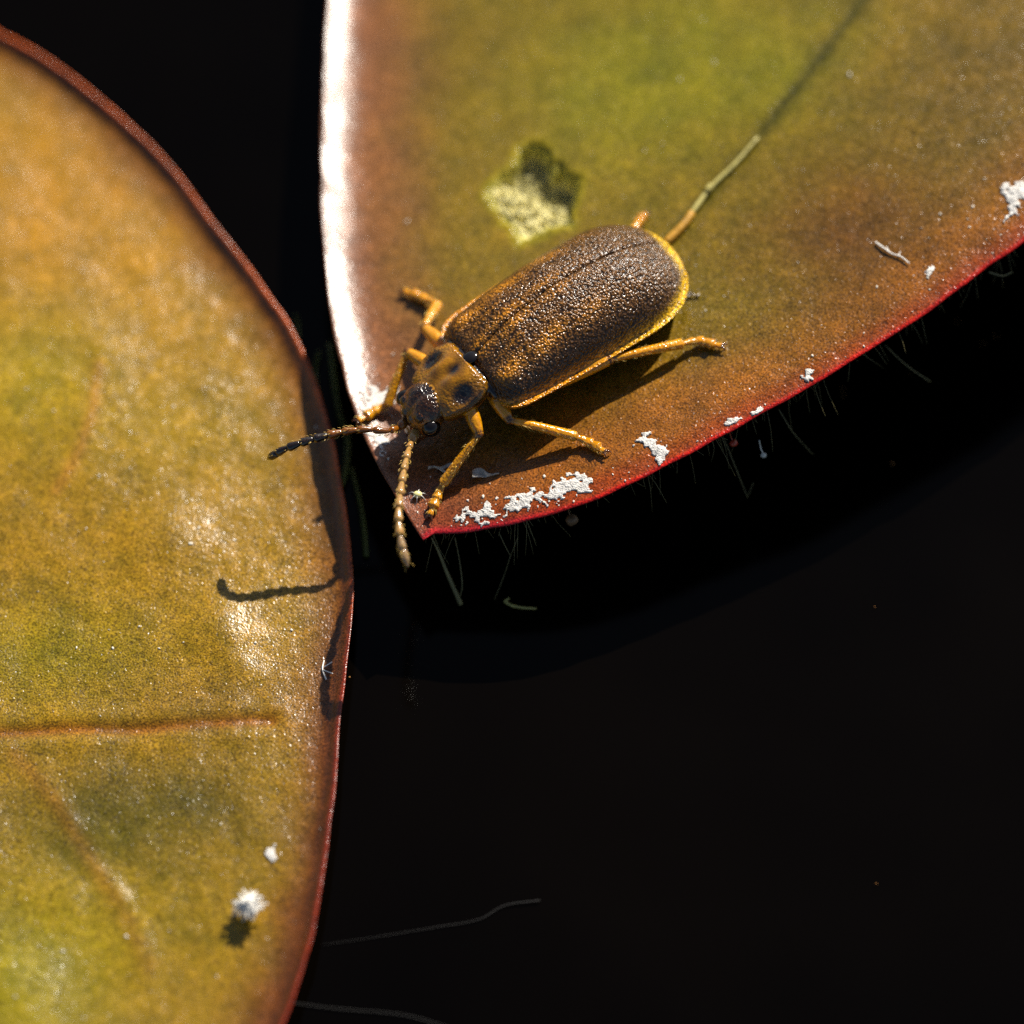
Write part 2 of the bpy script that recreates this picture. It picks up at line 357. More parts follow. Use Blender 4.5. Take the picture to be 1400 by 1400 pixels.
# ------------------------------------------------------------------ left leaf
HUMPS = [(240, 735, .75, .11), (318, 855, .62, .115), (345, 910, .4, .05), (110, 1230, .5, .06), (40, 1340, .8, .085)]
HUMPS = [(*at(px, py, .35)[:2], s_, h_) for px, py, s_, h_ in HUMPS]
def zL0(x, y):
    z = 0.30 + 0.025 * (x + 4.5) + 0.05 * np.sin(x * 0.7 + y * 0.35) + 0.04 * np.sin(y * 0.7 - 0.5)
    for hx, hy, s_, h_ in HUMPS: z = z + h_ * np.exp(-((x - hx + .25) ** 2 + (y - hy) ** 2) / s_ ** 2)
    return z
L_PX = [(-150, -40), (0, 45), (70, 85), (140, 138), (200, 192), (255, 255), (300, 315), (345, 372), (385, 428), (415, 482), (438, 540), (455, 600), (468, 660), (478, 720), (483, 780), (484, 830), (478, 890), (470, 950), (464, 1000), (461, 1050), (455, 1110), (447, 1170), (438, 1230), (425, 1290), (408, 1350), (388, 1405), (310, 1580), (130, 1790), (-150, 1940), (-520, 1950), (-900, 1760), (-1150, 1380), (-1210, 900), (-1080, 420), (-800, 60), (-460, -120)]
L_OUT = catmull([at(*p, lambda x, y: zL0(x, y) + 0.16)[:2] for p in L_PX + L_PX[:1]], 5)[:-1]
L_OUT = L_OUT + .02 * np.stack([vnoise(L_OUT[:, 0], L_OUT[:, 1], 1.8, 63), vnoise(L_OUT[:, 0], L_OUT[:, 1], 1.8, 64)], 1)
LO = np.vstack([L_OUT, L_OUT[:1]])
pl = lambda pts: np.array([at(px, py, zL0)[:2] for px, py in pts])
VEIN_A = pl([(-300, 1030), (0, 1001), (90, 996), (180, 996), (280, 988), (370, 984)]); VEIN_B = pl([(20, 1030), (75, 1095), (120, 1170), (165, 1240), (205, 1320)]); VEIN_C = pl([(135, 500), (128, 560), (108, 620), (78, 670)])
def zL(x, y):
    dd = polydist(x, y, LO)
    z = zL0(x, y) + 0.20 * np.exp(-(dd / 0.17) ** 2) + 0.03 * np.exp(-(dd / 0.6) ** 2)
    a = polydist(x, y, VEIN_A); z = z - 0.045 * np.exp(-(a / 0.13) ** 2) * (1 + .5 * vnoise(x, y, 1.2, 31)) + 0.02 * np.exp(-((a - 0.3) / 0.2) ** 2)
    z = z + 0.028 * np.exp(-(polydist(x, y, VEIN_B) / 0.22) ** 2) * (1 + .7 * vnoise(x, y, 2.2, 37)) + 0.006 * np.exp(-(polydist(x, y, VEIN_C) / 0.12) ** 2)
    return z + 0.02 * vnoise(x, y, 0.9, 11) + 0.010 * vnoise(x, y, 2.6, 12) + .004 * vnoise(x, y, 6, 14)
LC = at(-420, 850, zL0)[:2]
angs = np.concatenate([np.linspace(-0.62, 0.72, 620), np.linspace(0.72, 2 * math.pi - 0.62, 240)[1:-1]])
f = np.linspace(0, 1, 210); frac = f * 0.55 + 0.45 * (1 - (1 - f) ** 2.6)
X, Y, Z, d = leaf_sheet(LC, L_OUT, None, zL, angs, frac, 0.3)
KL = 0.62
def pigment_L(X, Y, d):
    g = lambda px, py, sx, sy: np.exp(-(((X - at(px, py, zL0)[0]) / sx) ** 2 + ((Y - at(px, py, zL0)[1]) / sy) ** 2)); L = lambda *c: lin(*c, KL) * np.array([1.0, 1.01, 0.45])
    C = np.ones(X.shape + (3,)) * L(166, 127, 38)
    def lay(wt, c):
        nonlocal C; wt = np.clip(wt, 0, 1)[..., None]; C = C * (1 - wt) + c * wt
    wob = vnoise(X, Y, 0.6, 23) * 0.5 + vnoise(X, Y, 1.7, 25) * 0.35
    lay(g(80, 250, 3.5, 3.0) * 0.9, L(194, 138, 44)); lay(g(40, 520, 1.6, 1.6) * .85, L(174, 148, 34)); lay(g(230, 590, 1.6, 1.2) * 0.6, L(174, 142, 36))
    lay(g(60, 890, 2.2, 1.2) * 0.9, L(142, 124, 22)); lay(g(170, 1110, 2.6, 1.3) * 1.0 * (1 + 0.4 * wob), L(96, 82, 18)); lay(g(20, 1340, 3.4, 2.2), L(152, 138, 22)); lay(g(240, 1370, 1.4, 1.2) * 0.5, L(160, 118, 36))
    lay(g(300, 960, 1.6, 0.6) * 0.6, L(134, 100, 44)); lay(sstep(1.5, 0.25, d + 0.4 * wob) * 0.75, L(142, 92, 44)); lay(sstep(0.75, 0.25, d + 0.15 * wob) * 0.6, L(116, 68, 44))
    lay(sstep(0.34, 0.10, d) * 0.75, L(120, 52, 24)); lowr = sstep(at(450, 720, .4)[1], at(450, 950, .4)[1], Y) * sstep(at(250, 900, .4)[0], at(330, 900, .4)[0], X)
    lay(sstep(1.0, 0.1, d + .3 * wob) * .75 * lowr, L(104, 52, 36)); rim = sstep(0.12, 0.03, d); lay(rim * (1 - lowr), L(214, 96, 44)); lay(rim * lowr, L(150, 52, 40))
    a = polydist(X, Y, VEIN_A); lay(np.exp(-(a / 0.13) ** 2) * 0.7, L(150, 84, 26)); lay(np.exp(-(polydist(X, Y, VEIN_C) / 0.12) ** 2) * 0.5, L(180, 120, 66)); lay(np.exp(-(polydist(X, Y, VEIN_B) / 0.15) ** 2) * 0.35, L(170, 110, 60))
    return C
leafL = tag(empty('lily_leaf', (float(LC[0]), float(LC[1]), WZ)), 'golden rounded lily leaf with a raised red rim and cross vein, low on the water', 'leaf', 'lily leaves')
adopt(leaf_mesh('leaf_blade', X, Y, Z, d, pigment_L(X, Y, d), M_LEAF, 0.3, None, True, np.full(X.shape, 0.95)), leafL)

# ------------------------------------------------------------------ beetle
BL = 4.5                                              # length of the wing cases
HEAD = math.radians(214.5); PITCH = math.radians(5.5); ROLL = math.radians(0)
nrm = Vector((-0.18, 0.04, 1)).normalized()
fw = Vector((math.cos(HEAD), math.sin(HEAD), 0)); fw = (fw - nrm * fw.dot(nrm)).normalized(); lf = nrm.cross(fw).normalized()
Rm = Matrix((fw, lf, nrm)).transposed() @ Matrix.Rotation(-PITCH, 3, 'Y') @ Matrix.Rotation(ROLL, 3, 'X')
SC_Z = 0.62; base_pt = at(640, 479, zR, .94 + SC_Z)
Rn = np.array(Rm); ORG = base_pt - Rn @ np.array([0, 0, SC_Z])
loc = lambda P: Rn.T @ (np.asarray(P) - ORG)
glob = lambda p: Rn @ np.asarray(p) + ORG
beetle = empty('leaf_beetle'); beetle.matrix_world = Matrix.Translation(Vector(ORG)) @ Rm.to_4x4()
tag(beetle, 'brown granular leaf beetle with yellow-edged wing cases standing on the leaf tip', 'beetle')
FH = lambda px, py, h: loc(at(px, py, zR, h))           # pixel + height above the leaf -> beetle space
FZ = lambda px, py, z: loc(at(px, py, z))               # pixel + level

def chitin(name, punct, pscale, rough, coat=0.0, grain=False):
    t = NT(name); v = t.coord(); base = t.n('ShaderNodeVertexColor', layer_name='Col'); vv = t.voro(pscale, v, 'SMOOTH_F1'); nz = t.noise(pscale * 0.55, 3, 0.6, v)
    c = t.mix(1.0, base.outputs[0], t.mix(t.remap(nz, 0.32, 0.68, 0, 1), (1 - coat,) * 3, (1 + coat * .8,) * 3), 'MULTIPLY')
    t.l(c, t.b.inputs['Base Color']); t.set(Roughness=rough, Coat_Weight=(0.0 if grain else .6), Coat_Roughness=.08, Subsurface_Weight=(0.0 if grain else .3), Subsurface_Scale=.12, Subsurface_Radius=(1.0, .45, .08)); t.b.inputs['Specular IOR Level'].default_value = (.55 if grain else .5)
    if grain:
        c = t.mix(t.remap(base.outputs[1], .2, .6, 0, 1), c, t.mix(1.0, c, t.mix(t.remap(vv, .2, .6, 0, 1), (1.55, 1.5, 1.45), (.22, .2, .18)), 'MULTIPLY')); t.l(c, t.b.inputs['Base Color']); vv = t.math('MULTIPLY', vv, -1.0)
    h = t.math('MULTIPLY', t.math('ADD', vv, t.math('MULTIPLY', nz, 0.7)), base.outputs[1])
    t.l(t.bump(h, punct, 1.0), t.b.inputs['Normal']); return t.m
M_ELY = chitin('granular_wing_case', 0.037, 24.0, 0.23, .4, True)
M_BODY = chitin('amber_chitin', 0.009, 22.0, 0.2, .16)
M_EYE = simple('black_eye', (0.006, 0.004, 0.003), 0.08, 0.6, 0.2, 30)

def interp(x, xs, ys): return np.interp(x, xs, ys)
def half_width(u):
    return 0.0 if u >= 1 else float(1.37 * interp(u, [0, .03, .08, .2, .45, .7, .8], [.72, .86, .93, .96, .99, 1, 1]) * (1 if u < .66 else max(0, 1 - ((u - .66) / .34) ** 2.5) ** 0.5))
def top_height(u):
    a = float(interp(u, [0, .025, .07, .2, .42], [.26, .42, .55, .84, 1.04])); return a if u < .42 else 1.04 * max(0, 1 - ((u - .42) / .58) ** 2.6) ** 0.6
def elytron(side):
    nu, ns = 120, 56; V = []; Cc = []; us = 1 - (1 - np.linspace(0, 1, nu)) ** 1.7
    D0 = lin(98, 66, 28, .9); OR = lin(214, 140, 22, .98); YE = lin(234, 188, 24, .9); BLK = lin(22, 16, 12)
    for u in us:
        wu = half_width(min(u, .9995)); h = top_height(min(u, .9995)); x = -BL * u
        for k in range(ns + 1):
            s = k / (ns - 4) if k <= ns - 4 else 1.0; e = max(0, k - (ns - 4))
            y = s * wu; fl = .12 * min(1, wu); inner = min(1, y / max(wu - fl, 1e-6))
            z = h * (1 - inner ** 2.3) ** 0.62 if inner < 1 else 0.0
            if y > wu - fl: z += 0.02 * (y - (wu - fl)) / fl          # the flat yellow margin turns up a little
            z -= 0.035 * math.exp(-(y / 0.028) ** 2) * min(1, h * 2) ; y += 0.006
            z += 0.07 * math.exp(-((u - .07) / .05) ** 2 - ((s - .68) / .16) ** 2) - 0.04 * math.exp(-((u - .07) / .05) ** 2 - ((s - .38) / .13) ** 2)
            if e: y -= 0.03 * e; z -= 0.05 * e
            z -= 0.05 * sstep(.75, 1, u)
            V.append((x, side * y, z))
            st = max(math.exp(-((s - .10) / .08) ** 2) * sstep(.7, .1, u) * .9, math.exp(-((s - .58 + .1 * u) / .12) ** 2) * sstep(.85, .05, u), math.exp(-((s - .32) / .06) ** 2) * sstep(.5, .12, u) * .4)
            st *= .65 + .35 * math.sin(u * 31 + s * 9)
            c = D0 * (1 - st) + OR * st
            c = c + (BLK - c) * max(0, sstep(.07, 0, u) * .85, math.exp(-((s - .84) / .1) ** 2) * .75 * sstep(.95, .6, u))
            edge = sstep(wu - .17 - .1 * sstep(.75, 1, u), wu - .10, y) if wu > .05 else 1.0
            far = -u * BL; rear = sstep(.915, .965, u)
            m = max(edge, rear); yc = OR * (1 - sstep(.35, .85, u)) + YE * sstep(.35, .85, u)
            c = c * (1 - m) + yc * m; Cc.append((*c, 0.3 + .7 * (1 - .6 * m)))
    F = []; w1 = ns + 1
    for i in range(nu - 1):
        for k in range(ns):
            q = (i * w1 + k, i * w1 + k + 1, (i + 1) * w1 + k + 1, (i + 1) * w1 + k); F.append(q if side < 0 else q[::-1])
    o = mesh_obj('wing_case', V, F, M_ELY, beetle, Cc); return o
elytron(1); elytron(-1)
V, F = ellipsoid((-.02, 0, 0.40), (.16, .13, .05)); mesh_obj('scutellum', V, F, M_EYE, beetle)

body = Parts()
ORANGE = lin(216, 146, 12, .98); AMB = lin(165, 96, 12, .9); DARK = lin(30, 20, 14); BROWN = lin(80, 44, 16)
# trunk under the wing cases
def loft(sections):
    V = []; F = []; m = len(sections[0])
    for s_ in sections: V += list(s_)
    for i in range(len(sections) - 1):
        for k in range(m): F.append((i * m + k, i * m + (k + 1) % m, (i + 1) * m + (k + 1) % m, (i + 1) * m + k))
    F.append(tuple(range(m))[::-1]); F.append(tuple((len(sections) - 1) * m + k for k in range(m))); return V, F
def sup(x, ry, rz0, rz1, n=28, cz=0.0, p=2.2):
    out = []
    for k in range(n):
        a = 2 * math.pi * k / n; c, s = math.cos(a), math.sin(a)
        out.append((x, ry * math.copysign(abs(c) ** (2 / p), c), cz + (rz0 if s > 0 else rz1) * math.copysign(abs(s) ** (2 / p), s)))
    return out
V, F = loft([sup(-BL * u, max(.05, half_width(u) * .86), .12, .50 * (1 - .5 * u ** 3) if u < .98 else .06, cz=-.04) for u in np.linspace(0.0, .965, 26)])
body.add(V, F, (*DARK, .4))
V, F = ellipsoid((0.0, 0, .02), (.16, .85, .30), 24, 16); body.add(V, F, (*DARK, .5))
# pronotum: shield with rounded rim, pitched downwards
def turn(deg, origin):
    a = math.radians(deg); R = np.array([[math.cos(a), 0, math.sin(a)], [0, 1, 0], [-math.sin(a), 0, math.cos(a)]]); o = np.array(origin)
    return lambda p: R @ np.asarray(p, float) + o
PT = turn(19, (-0.01, 0, 0.19))
secs = []; PW = lambda t: float(interp(t, [0, .08, .3, .55, .8, 1], [.57, .66, .745, .735, .65, .54]))
def pron_point(t, s, top):
    wd = PW(t); x = .98 * t - .05 * (1 - s * s) * t + .05 * s * s * t; y = s * wd
    ends = min(1, (t / .06) ** .5 if t < .06 else 1, ((1 - t) / .05) ** .5 if t > .95 else 1)
    if top:
        z = (.34 * max(0, 1 - abs(s) ** 2.4) ** .6) * (.72 + .28 * math.sin(math.pi * min(1, t * 1.05)))
        z -= .13 * math.exp(-((abs(s) - .66) / .2) ** 2 - ((t - .5) / .22) ** 2) + .07 * math.exp(-(s / .16) ** 2 - ((t - .45) / .3) ** 2)
        z += .045 * sstep(.86, .95, abs(s)) + .035 * sstep(.08, .02, t); z = z * (.55 + .45 * ends) + .02
    else: z = -.46 * max(0, 1 - s * s) ** .5 * ends
    return PT((x, y, z))
for t in np.linspace(0.0, 1, 40):
    up = [pron_point(t, s, True) for s in np.linspace(-1, 1, 41)]; dn = [pron_point(t, s, False) for s in np.linspace(.97, -.97, 21)]
    secs.append(up + dn)
V, F = loft(secs)
C0 = []
for t in np.linspace(0, 1, 40):
    for s in np.linspace(-1, 1, 41):
        k = max(1.9 * math.exp(-((abs(s) - .68) / .2) ** 2 - ((t - .48) / .22) ** 2), .95 * math.exp(-(s / .15) ** 2 - ((t - .34) / .16) ** 2), .62 * math.exp(-((abs(s) - .24) / .2) ** 2 - ((t - .62) / .14) ** 2), .5 * math.exp(-((abs(s) - .95) / .1) ** 2)); k = min(1, k + .45 * sstep(.0, .45, mnoise.noise(Vector((s * 2.6 + 4, t * 3.2, 1.7)))))
        C0.append((*(ORANGE * (1 - k) * .52 + np.array(DARK) * k), .6 + 2.0 * math.exp(-((abs(s) - .75) / .28) ** 2) + 1.4 * sstep(.2, 0, t)))
    C0 += [(*(AMB * .5), .3)] * 21
i0 = len(body.V); body.add(V, F); body.C += [np.array(c) for c in C0]
# head: round vertex, broad front, muzzle
HT = turn(50, (.92, 0, -.12)); Rh = np.array([HT(e) - HT((0, 0, 0)) for e in np.eye(3)]).T
def head_col(p):
    q = Rh.T @ (np.asarray(p) - HT((0, 0, 0))); k = .92 * max(sstep(.22, .02, q[0]), .8 * math.exp(-(q[1] / .09) ** 2) * sstep(.5, .2, q[0]))
    nz = mnoise.noise(Vector(p) * 5.5); k = min(1, max(k, sstep(-.05, .25, nz))) ; k = max(0, k - .75 * math.exp(-((abs(q[1]) - .25) / .09) ** 2 - ((q[0] - .3) / .16) ** 2))
    return (*(DARK * k + AMB * 1.05 * (1 - k)), 2.6)
V, F = ellipsoid(HT((.18, 0, .07)), (.48, .47, .37), 36, 24, Rh); V = [v for v in V]
for i, v in enumerate(V):
    q = Rh.T @ (v - HT((0, 0, 0))); q[2] -= .045 * math.exp(-(q[1] / .07) ** 2) * sstep(-.1, .2, q[2]) ; V[i] = HT(q)
body.add(V, F, head_col)
V, F = ellipsoid(HT((.54, 0, -.02)), (.34, .32, .22), 24, 16, Rh); body.add(V, F, (*(BROWN * .8), 1.2))
for s_ in (-1, 1):
    V, F = ellipsoid(HT((.82, s_ * .10, -.08)), (.13, .09, .08), 14, 10, Rh); body.add(V, F, (*(BROWN * .5), .2))
    V, F = ellipsoid(HT((.33, s_ * .10, .35)), (.13, .085, .07), 14, 10, Rh); body.add(V, F, (*(DARK * 1.4), 2.0))
    V, F = ellipsoid(HT((.20, s_ * .24, .36)), (.10, .10, .07), 14, 10, Rh); body.add(V, F, (*(DARK * 1.4), 2.5))
    V, F = ellipsoid(HT((.46, s_ * .16, .18)), (.11, .09, .09), 14, 10, Rh); body.add(V, F, (*(AMB * .8), .3))     # antennal sockets
V, F = ellipsoid((.86, 0, -.10), (.32, .42, .32), 20, 14); body.add(V, F, (*DARK, .3))
for s_ in (-1, 1):
    V, F = ellipsoid(HT((.30, s_ * .43, .13)), (.175, .15, .18), 28, 20, Rh); mesh_obj('eye', V, F, M_EYE, beetle)

# legs: thigh, shin and four-jointed foot with claws, grown into the one body mesh
bristle = Parts()
def bristles(path, rad, n_):
    P_ = np.asarray(path)
    for _ in range(n_):
        t_ = RNG.uniform(0, len(P_) - 1.01); i_ = int(t_); a_ = P_[i_] + (P_[i_ + 1] - P_[i_]) * (t_ - i_); ax = P_[i_ + 1] - P_[i_]; ax = ax / (np.linalg.norm(ax) + 1e-9)
        v_ = RNG.normal(size=3); v_ -= ax * (v_ @ ax); v_ /= np.linalg.norm(v_) + 1e-9; L_ = RNG.uniform(.04, .085); b_ = a_ + v_ * rad * .9
        bristle.add(*tube([b_, b_ + (v_ * .6 + ax * .8) * L_ * .5, b_ + (v_ * .5 + ax) * L_], [.006, .005, .002], 4))
def leg(hip, knee, ankle, toes, fr=.145, tr=.082):
    th = catmull([hip, (np.array(hip) * .5 + np.array(knee) * .5) + np.array([0, 0, .03]), knee], 8); n_ = len(th); r = [fr * (.62 + .46 * math.sin(math.pi * min(1, .12 + .86 * i / (n_ - 1)))) for i in range(n_)]
    body.add(*tube(th, r, 14), c=lambda v: (*(ORANGE * .9), 1.1)); body.add(*ellipsoid(knee, (.088, .088, .088), 14, 10), c=(*BROWN, .3))
    mid = np.array(knee) * .5 + np.array(ankle) * .5 + np.array([0, 0, .02]); sh = catmull([knee, mid, ankle], 10); n_ = len(sh)
    body.add(*tube(sh, [tr * (.82 + .45 * i / (n_ - 1)) for i in range(n_)], 8), c=(*ORANGE, 1.4))
    pts = [np.array(ankle)] + [np.array(t) for t in toes]; bristles(sh, tr * 1.05, 60); bristles(pts, .085, 36)
    for i, (a, b) in enumerate(zip(pts[:-1], pts[1:])):
        q = np.linspace(0, 1, 6); path = [a + (b - a) * k for k in q]; wd = [.075, .095, .11, .06][min(i, 3)]
        body.add(*tube(path, [wd * (.62 + .5 * k) for k in q], 12, flat=.8), c=(*(ORANGE * (.95 if i % 2 else .75)), 1.0))
    a, b = pts[-2], pts[-1]; dr = (b - a) / (np.linalg.norm(b - a) + 1e-9); sd_ = np.cross(dr, [0, 0, 1.0]); sd_ /= np.linalg.norm(sd_) + 1e-9
    for k in (-1, 1):
        cl = catmull([b, b + dr * .06 + sd_ * k * .05 + np.array([0, 0, .01]), b + dr * .10 + sd_ * k * .07 - np.array([0, 0, .03])], 4); body.add(*tube(cl, np.linspace(.026, .016, len(cl)), 8), c=(*BROWN, .1))
H = FH
leg(H(730, 535, .60), H(836, 491, .62), H(932, 470, .26), [H(948, 466, .16), H(961, 466, .12), H(974, 471, .10), H(986, 473, .09)])
leg(H(668, 530, .85), H(696, 574, .66), H(787, 597, .20), [H(798, 601, .13), H(808, 606, .11), H(818, 612, .10), H(826, 617, .09)], .135)
leg(H(640, 552, .85), H(655, 594, .66), H(606, 661, .18), [H(601, 671, .12), H(597, 681, .10), H(592, 692, .09), H(588, 704, .08)], .13)
leg(H(602, 512, .75), H(557, 481, .72), H(530, 553, .20), [H(521, 557, .13), H(512, 562, .10), H(501, 569, .09), H(490, 575, .09)], .13)
leg(H(612, 480, .60), H(580, 448, .52), H(598, 417, .20), [H(588, 411, .14), H(577, 407, .11), H(565, 402, .10), H(553, 398, .09)], .13, .085)
leg(H(800, 370, .45), H(846, 340, .45), H(866, 314, .24), [H(870, 308, .18), H(874, 302, .14), H(878, 297, .12), H(882, 293, .10)], .09)

# grow everything into one continuous skin
tmp = mesh_obj('body_source', body.V, body.F, M_BODY)
bm = bmesh.new(); bm.from_mesh(tmp.data); bmesh.ops.recalc_face_normals(bm, faces=bm.faces); bm.to_mesh(tmp.data); bm.free()
rm = tmp.modifiers.new('skin', 'REMESH'); rm.mode = 'VOXEL'; rm.voxel_size = 0.016
sm = tmp.modifiers.new('soft', 'SMOOTH'); sm.factor = 0.5; sm.iterations = 2
dg = bpy.context.evaluated_depsgraph_get(); me = bpy.data.meshes.new_from_object(tmp.evaluated_get(dg)); bpy.data.objects.remove(tmp)
me.name = 'body'; nv = len(me.vertices); co = np.empty(nv * 3, np.float32); me.vertices.foreach_get('co', co); co = co.reshape(-1, 3)
kd = kdtree.KDTree(len(body.V))
for i, v in enumerate(body.V): kd.insert(Vector(v), i)
kd.balance(); BC = np.array([np.resize(c, 4) if len(c) == 4 else np.append(c, 1) for c in body.C]); cols = np.zeros((nv, 4), np.float32)
for i in range(nv):
    hit = kd.find_n(co[i], 2); ws = np.array([1 / (h[2] + .004) for h in hit]); cols[i] = (BC[[h[1] for h in hit]] * ws[:, None]).sum(0) / ws.sum()
for a_ in list(me.color_attributes): me.color_attributes.remove(a_)
a_ = me.color_attributes.new('Col', 'FLOAT_COLOR', 'POINT'); a_.data.foreach_set('color', cols.ravel())
me.materials.clear(); me.materials.append(M_BODY); me.polygons.foreach_set('use_smooth', [True] * len(me.polygons))
bo = bpy.data.objects.new('body', me); col.objects.link(bo); bo.parent = beetle

# antennae: eleven joints each
def antenna(pts, cols_):
    P = catmull(pts, 24); seg = np.concatenate([[0], np.cumsum(np.linalg.norm(np.diff(P, axis=0), axis=1))]); Ltot = seg[-1]
    bristles(P, .08, 110)
    share = np.array([1.5, .8, 1.15, 1.05, 1, 1, .95, .95, .9, .9, 1.1]); cut = np.concatenate([[0], np.cumsum(share) / share.sum()]) * Ltot; root = None
    for i in range(11):
        q = np.linspace(cut[i], cut[i + 1] - .012, 9); path = np.stack([np.interp(q, seg, P[:, k]) for k in range(3)], 1); t = np.linspace(0, 1, 9)
        r0 = [.10, .074, .076, .08, .084, .088, .09, .092, .092, .09, .08][i]
        r = r0 * (.5 + .5 * t ** .8) * (1 - .25 * np.clip(t - .85, 0, 1) / .15) if i < 10 else r0 * (.7 + .3 * np.sin(math.pi * np.clip(t * .8 + .2, 0, 1))) * (1 - .7 * np.clip(t - .6, 0, 1) / .4)
        V, F = tube(path, r, 12); o = mesh_obj('antenna' if i == 0 else 'antenna_joint', V, F, M_BODY, beetle if i == 0 else root, np.array([(*cols_(i), .5)] * len(V)))
        if i == 0: root = o
ant1 = lambda i: (AMB * (.7 if i < 2 else .5) if i < 4 else (AMB * .55 + DARK * .45 if i < 6 else DARK * 1.3))
ant2 = lambda i: lin(176, 134, 74) * .9 if i < 9 else lin(160, 130, 90) * .8  # paler than the first: its sun glint is put into the colour
antenna([HT((.42, -.16, .10)), FZ(547, 583, 2.2), FZ(528, 589, 2.3), FZ(500, 587, 2.36), (FZ(470, 590, 2.36)), FZ(440, 597, 2.36), FZ(410, 606, 2.32), FZ(385, 616, 2.16), FZ(365, 628, 1.85)], ant1)
antenna([HT((.42, .12, .10)), FZ(563, 602, 2.22), FZ(557, 622, 2.42), FZ(551, 650, 2.58), FZ(546, 685, 2.68), FZ(545, 715, 2.68), FZ(549, 745, 2.6), FZ(558, 776, 2.46)], ant2)

tag(mesh_obj('bristles', bristle.V, bristle.F, simple('golden_bristle', (.55, .36, .08), .35, .5, .2, 5), beetle), kind='stuff')

# ------------------------------------------------------------------ things lying on the leaves
def crust(label, polypx, zf, thick, seed, name='white_crust', cat='crust', group='white crusts on the leaf margin', mat=M_CRUST, res=0.02, rough=0.12):
    P = np.array([at(*p, zf)[:2] for p in polypx]); lo, hi = P.min(0) - .12, P.max(0) + .12
    xs = np.arange(lo[0], hi[0], res); ys = np.arange(lo[1], hi[1], res); X, Y = np.meshgrid(xs, ys)
    sd_ = polydist(X, Y, np.vstack([P, P[:1]])) * np.where(inside(X, Y, P), 1, -1)
    f = sd_ + rough * (.9 * vnoise(X, Y, 5, seed) + .8 * vnoise(X, Y, 11, seed + 1) + .9 * vnoise(X, Y, 20, seed + 4)); keep = f > 0
    hgt = thick * np.sqrt(np.clip(f / .12, 0, 1)) * (.62 + .3 * vnoise(X, Y, 8, seed + 2) + .35 * vnoise(X, Y, 21, seed + 5)) + .006
    Z = zf(X, Y); ids = {}; V = []; F = []
    def vid(j, i, top):
        k = (j, i, top)
        if k not in ids: ids[k] = len(V); V.append((X[j, i], Y[j, i], Z[j, i] + (hgt[j, i] if top else -.02)))
        return ids[k]
    cells = keep[:-1, :-1] & keep[1:, :-1] & keep[:-1, 1:] & keep[1:, 1:]
    for j, i in zip(*np.nonzero(cells)):
        F.append((vid(j, i, 1), vid(j, i + 1, 1), vid(j + 1, i + 1, 1), vid(j + 1, i, 1)))
        for dj, di, a, b in ((-1, 0, (j, i), (j, i + 1)), (1, 0, (j + 1, i + 1), (j + 1, i)), (0, -1, (j + 1, i), (j, i)), (0, 1, (j, i + 1), (j + 1, i + 1))):
            jj, ii = j + dj, i + di
            if not (0 <= jj < cells.shape[0] and 0 <= ii < cells.shape[1] and cells[jj, ii]): F.append((vid(*a, 1), vid(*a, 0), vid(*b, 0), vid(*b, 1)))
    if not F: return None
    return tag(mesh_obj(name, V, F, mat), label, cat, group)
crust('long rough white crust along the red edge beside the leaf tip', [(624, 712), (634, 702), (668, 690), (700, 682), (722, 672), (745, 668), (765, 656), (790, 652), (806, 656), (798, 668), (770, 678), (752, 690), (728, 694), (706, 702), (680, 708), (652, 716), (634, 717)], zR, .02, 3, rough=.17)
crust('white crust patch of two lumps inside the red edge below the middle foot', [(875, 594), (886, 590), (894, 600), (904, 606), (912, 620), (904, 630), (893, 622), (880, 616), (874, 604)], zR, .03, 13, rough=.10)
crust('small white crust patch at the red edge right of the hind foot', [(1086, 512), (1098, 506), (1112, 507), (1110, 515), (1098, 522), (1088, 520)], zR, .04, 23, rough=.07)
crust('ragged white crust high on the leaf edge far from the beetle', [(1366, 262), (1384, 252), (1402, 249), (1412, 260), (1400, 276), (1390, 298), (1374, 300), (1376, 280), (1368, 270)], zR, .05, 33, rough=.09)
crust('thin white crust flake on the edge between the two white patches', [(988, 578), (1002, 570), (1010, 566), (1012, 573), (1000, 581), (990, 585)], zR, .03, 43, rough=.05)
crust('narrow white crust sliver on the red edge', [(1024, 565), (1040, 557), (1045, 561), (1032, 568)], zR, .03, 53, rough=.03)
crust('small speckled white crust near the pale fibre', [(1262, 372), (1272, 367), (1277, 372), (1268, 381)], zR, .03, 63, rough=.05)
crust('bright white painted highlight patch beside the front foot on the leaf edge', [(502, 532), (524, 520), (540, 530), (536, 552), (518, 566), (500, 560)], zR, .02, 73, rough=.16)  # white mesh standing in for sun glare on the leaf edge
crust('thin grey-white patch below the antenna at the leaf tip', [(500, 590), (522, 590), (536, 602), (524, 622), (510, 606)], zR, .012, 83, rough=.10)  # thin pale patch laid on the leaf near its tip

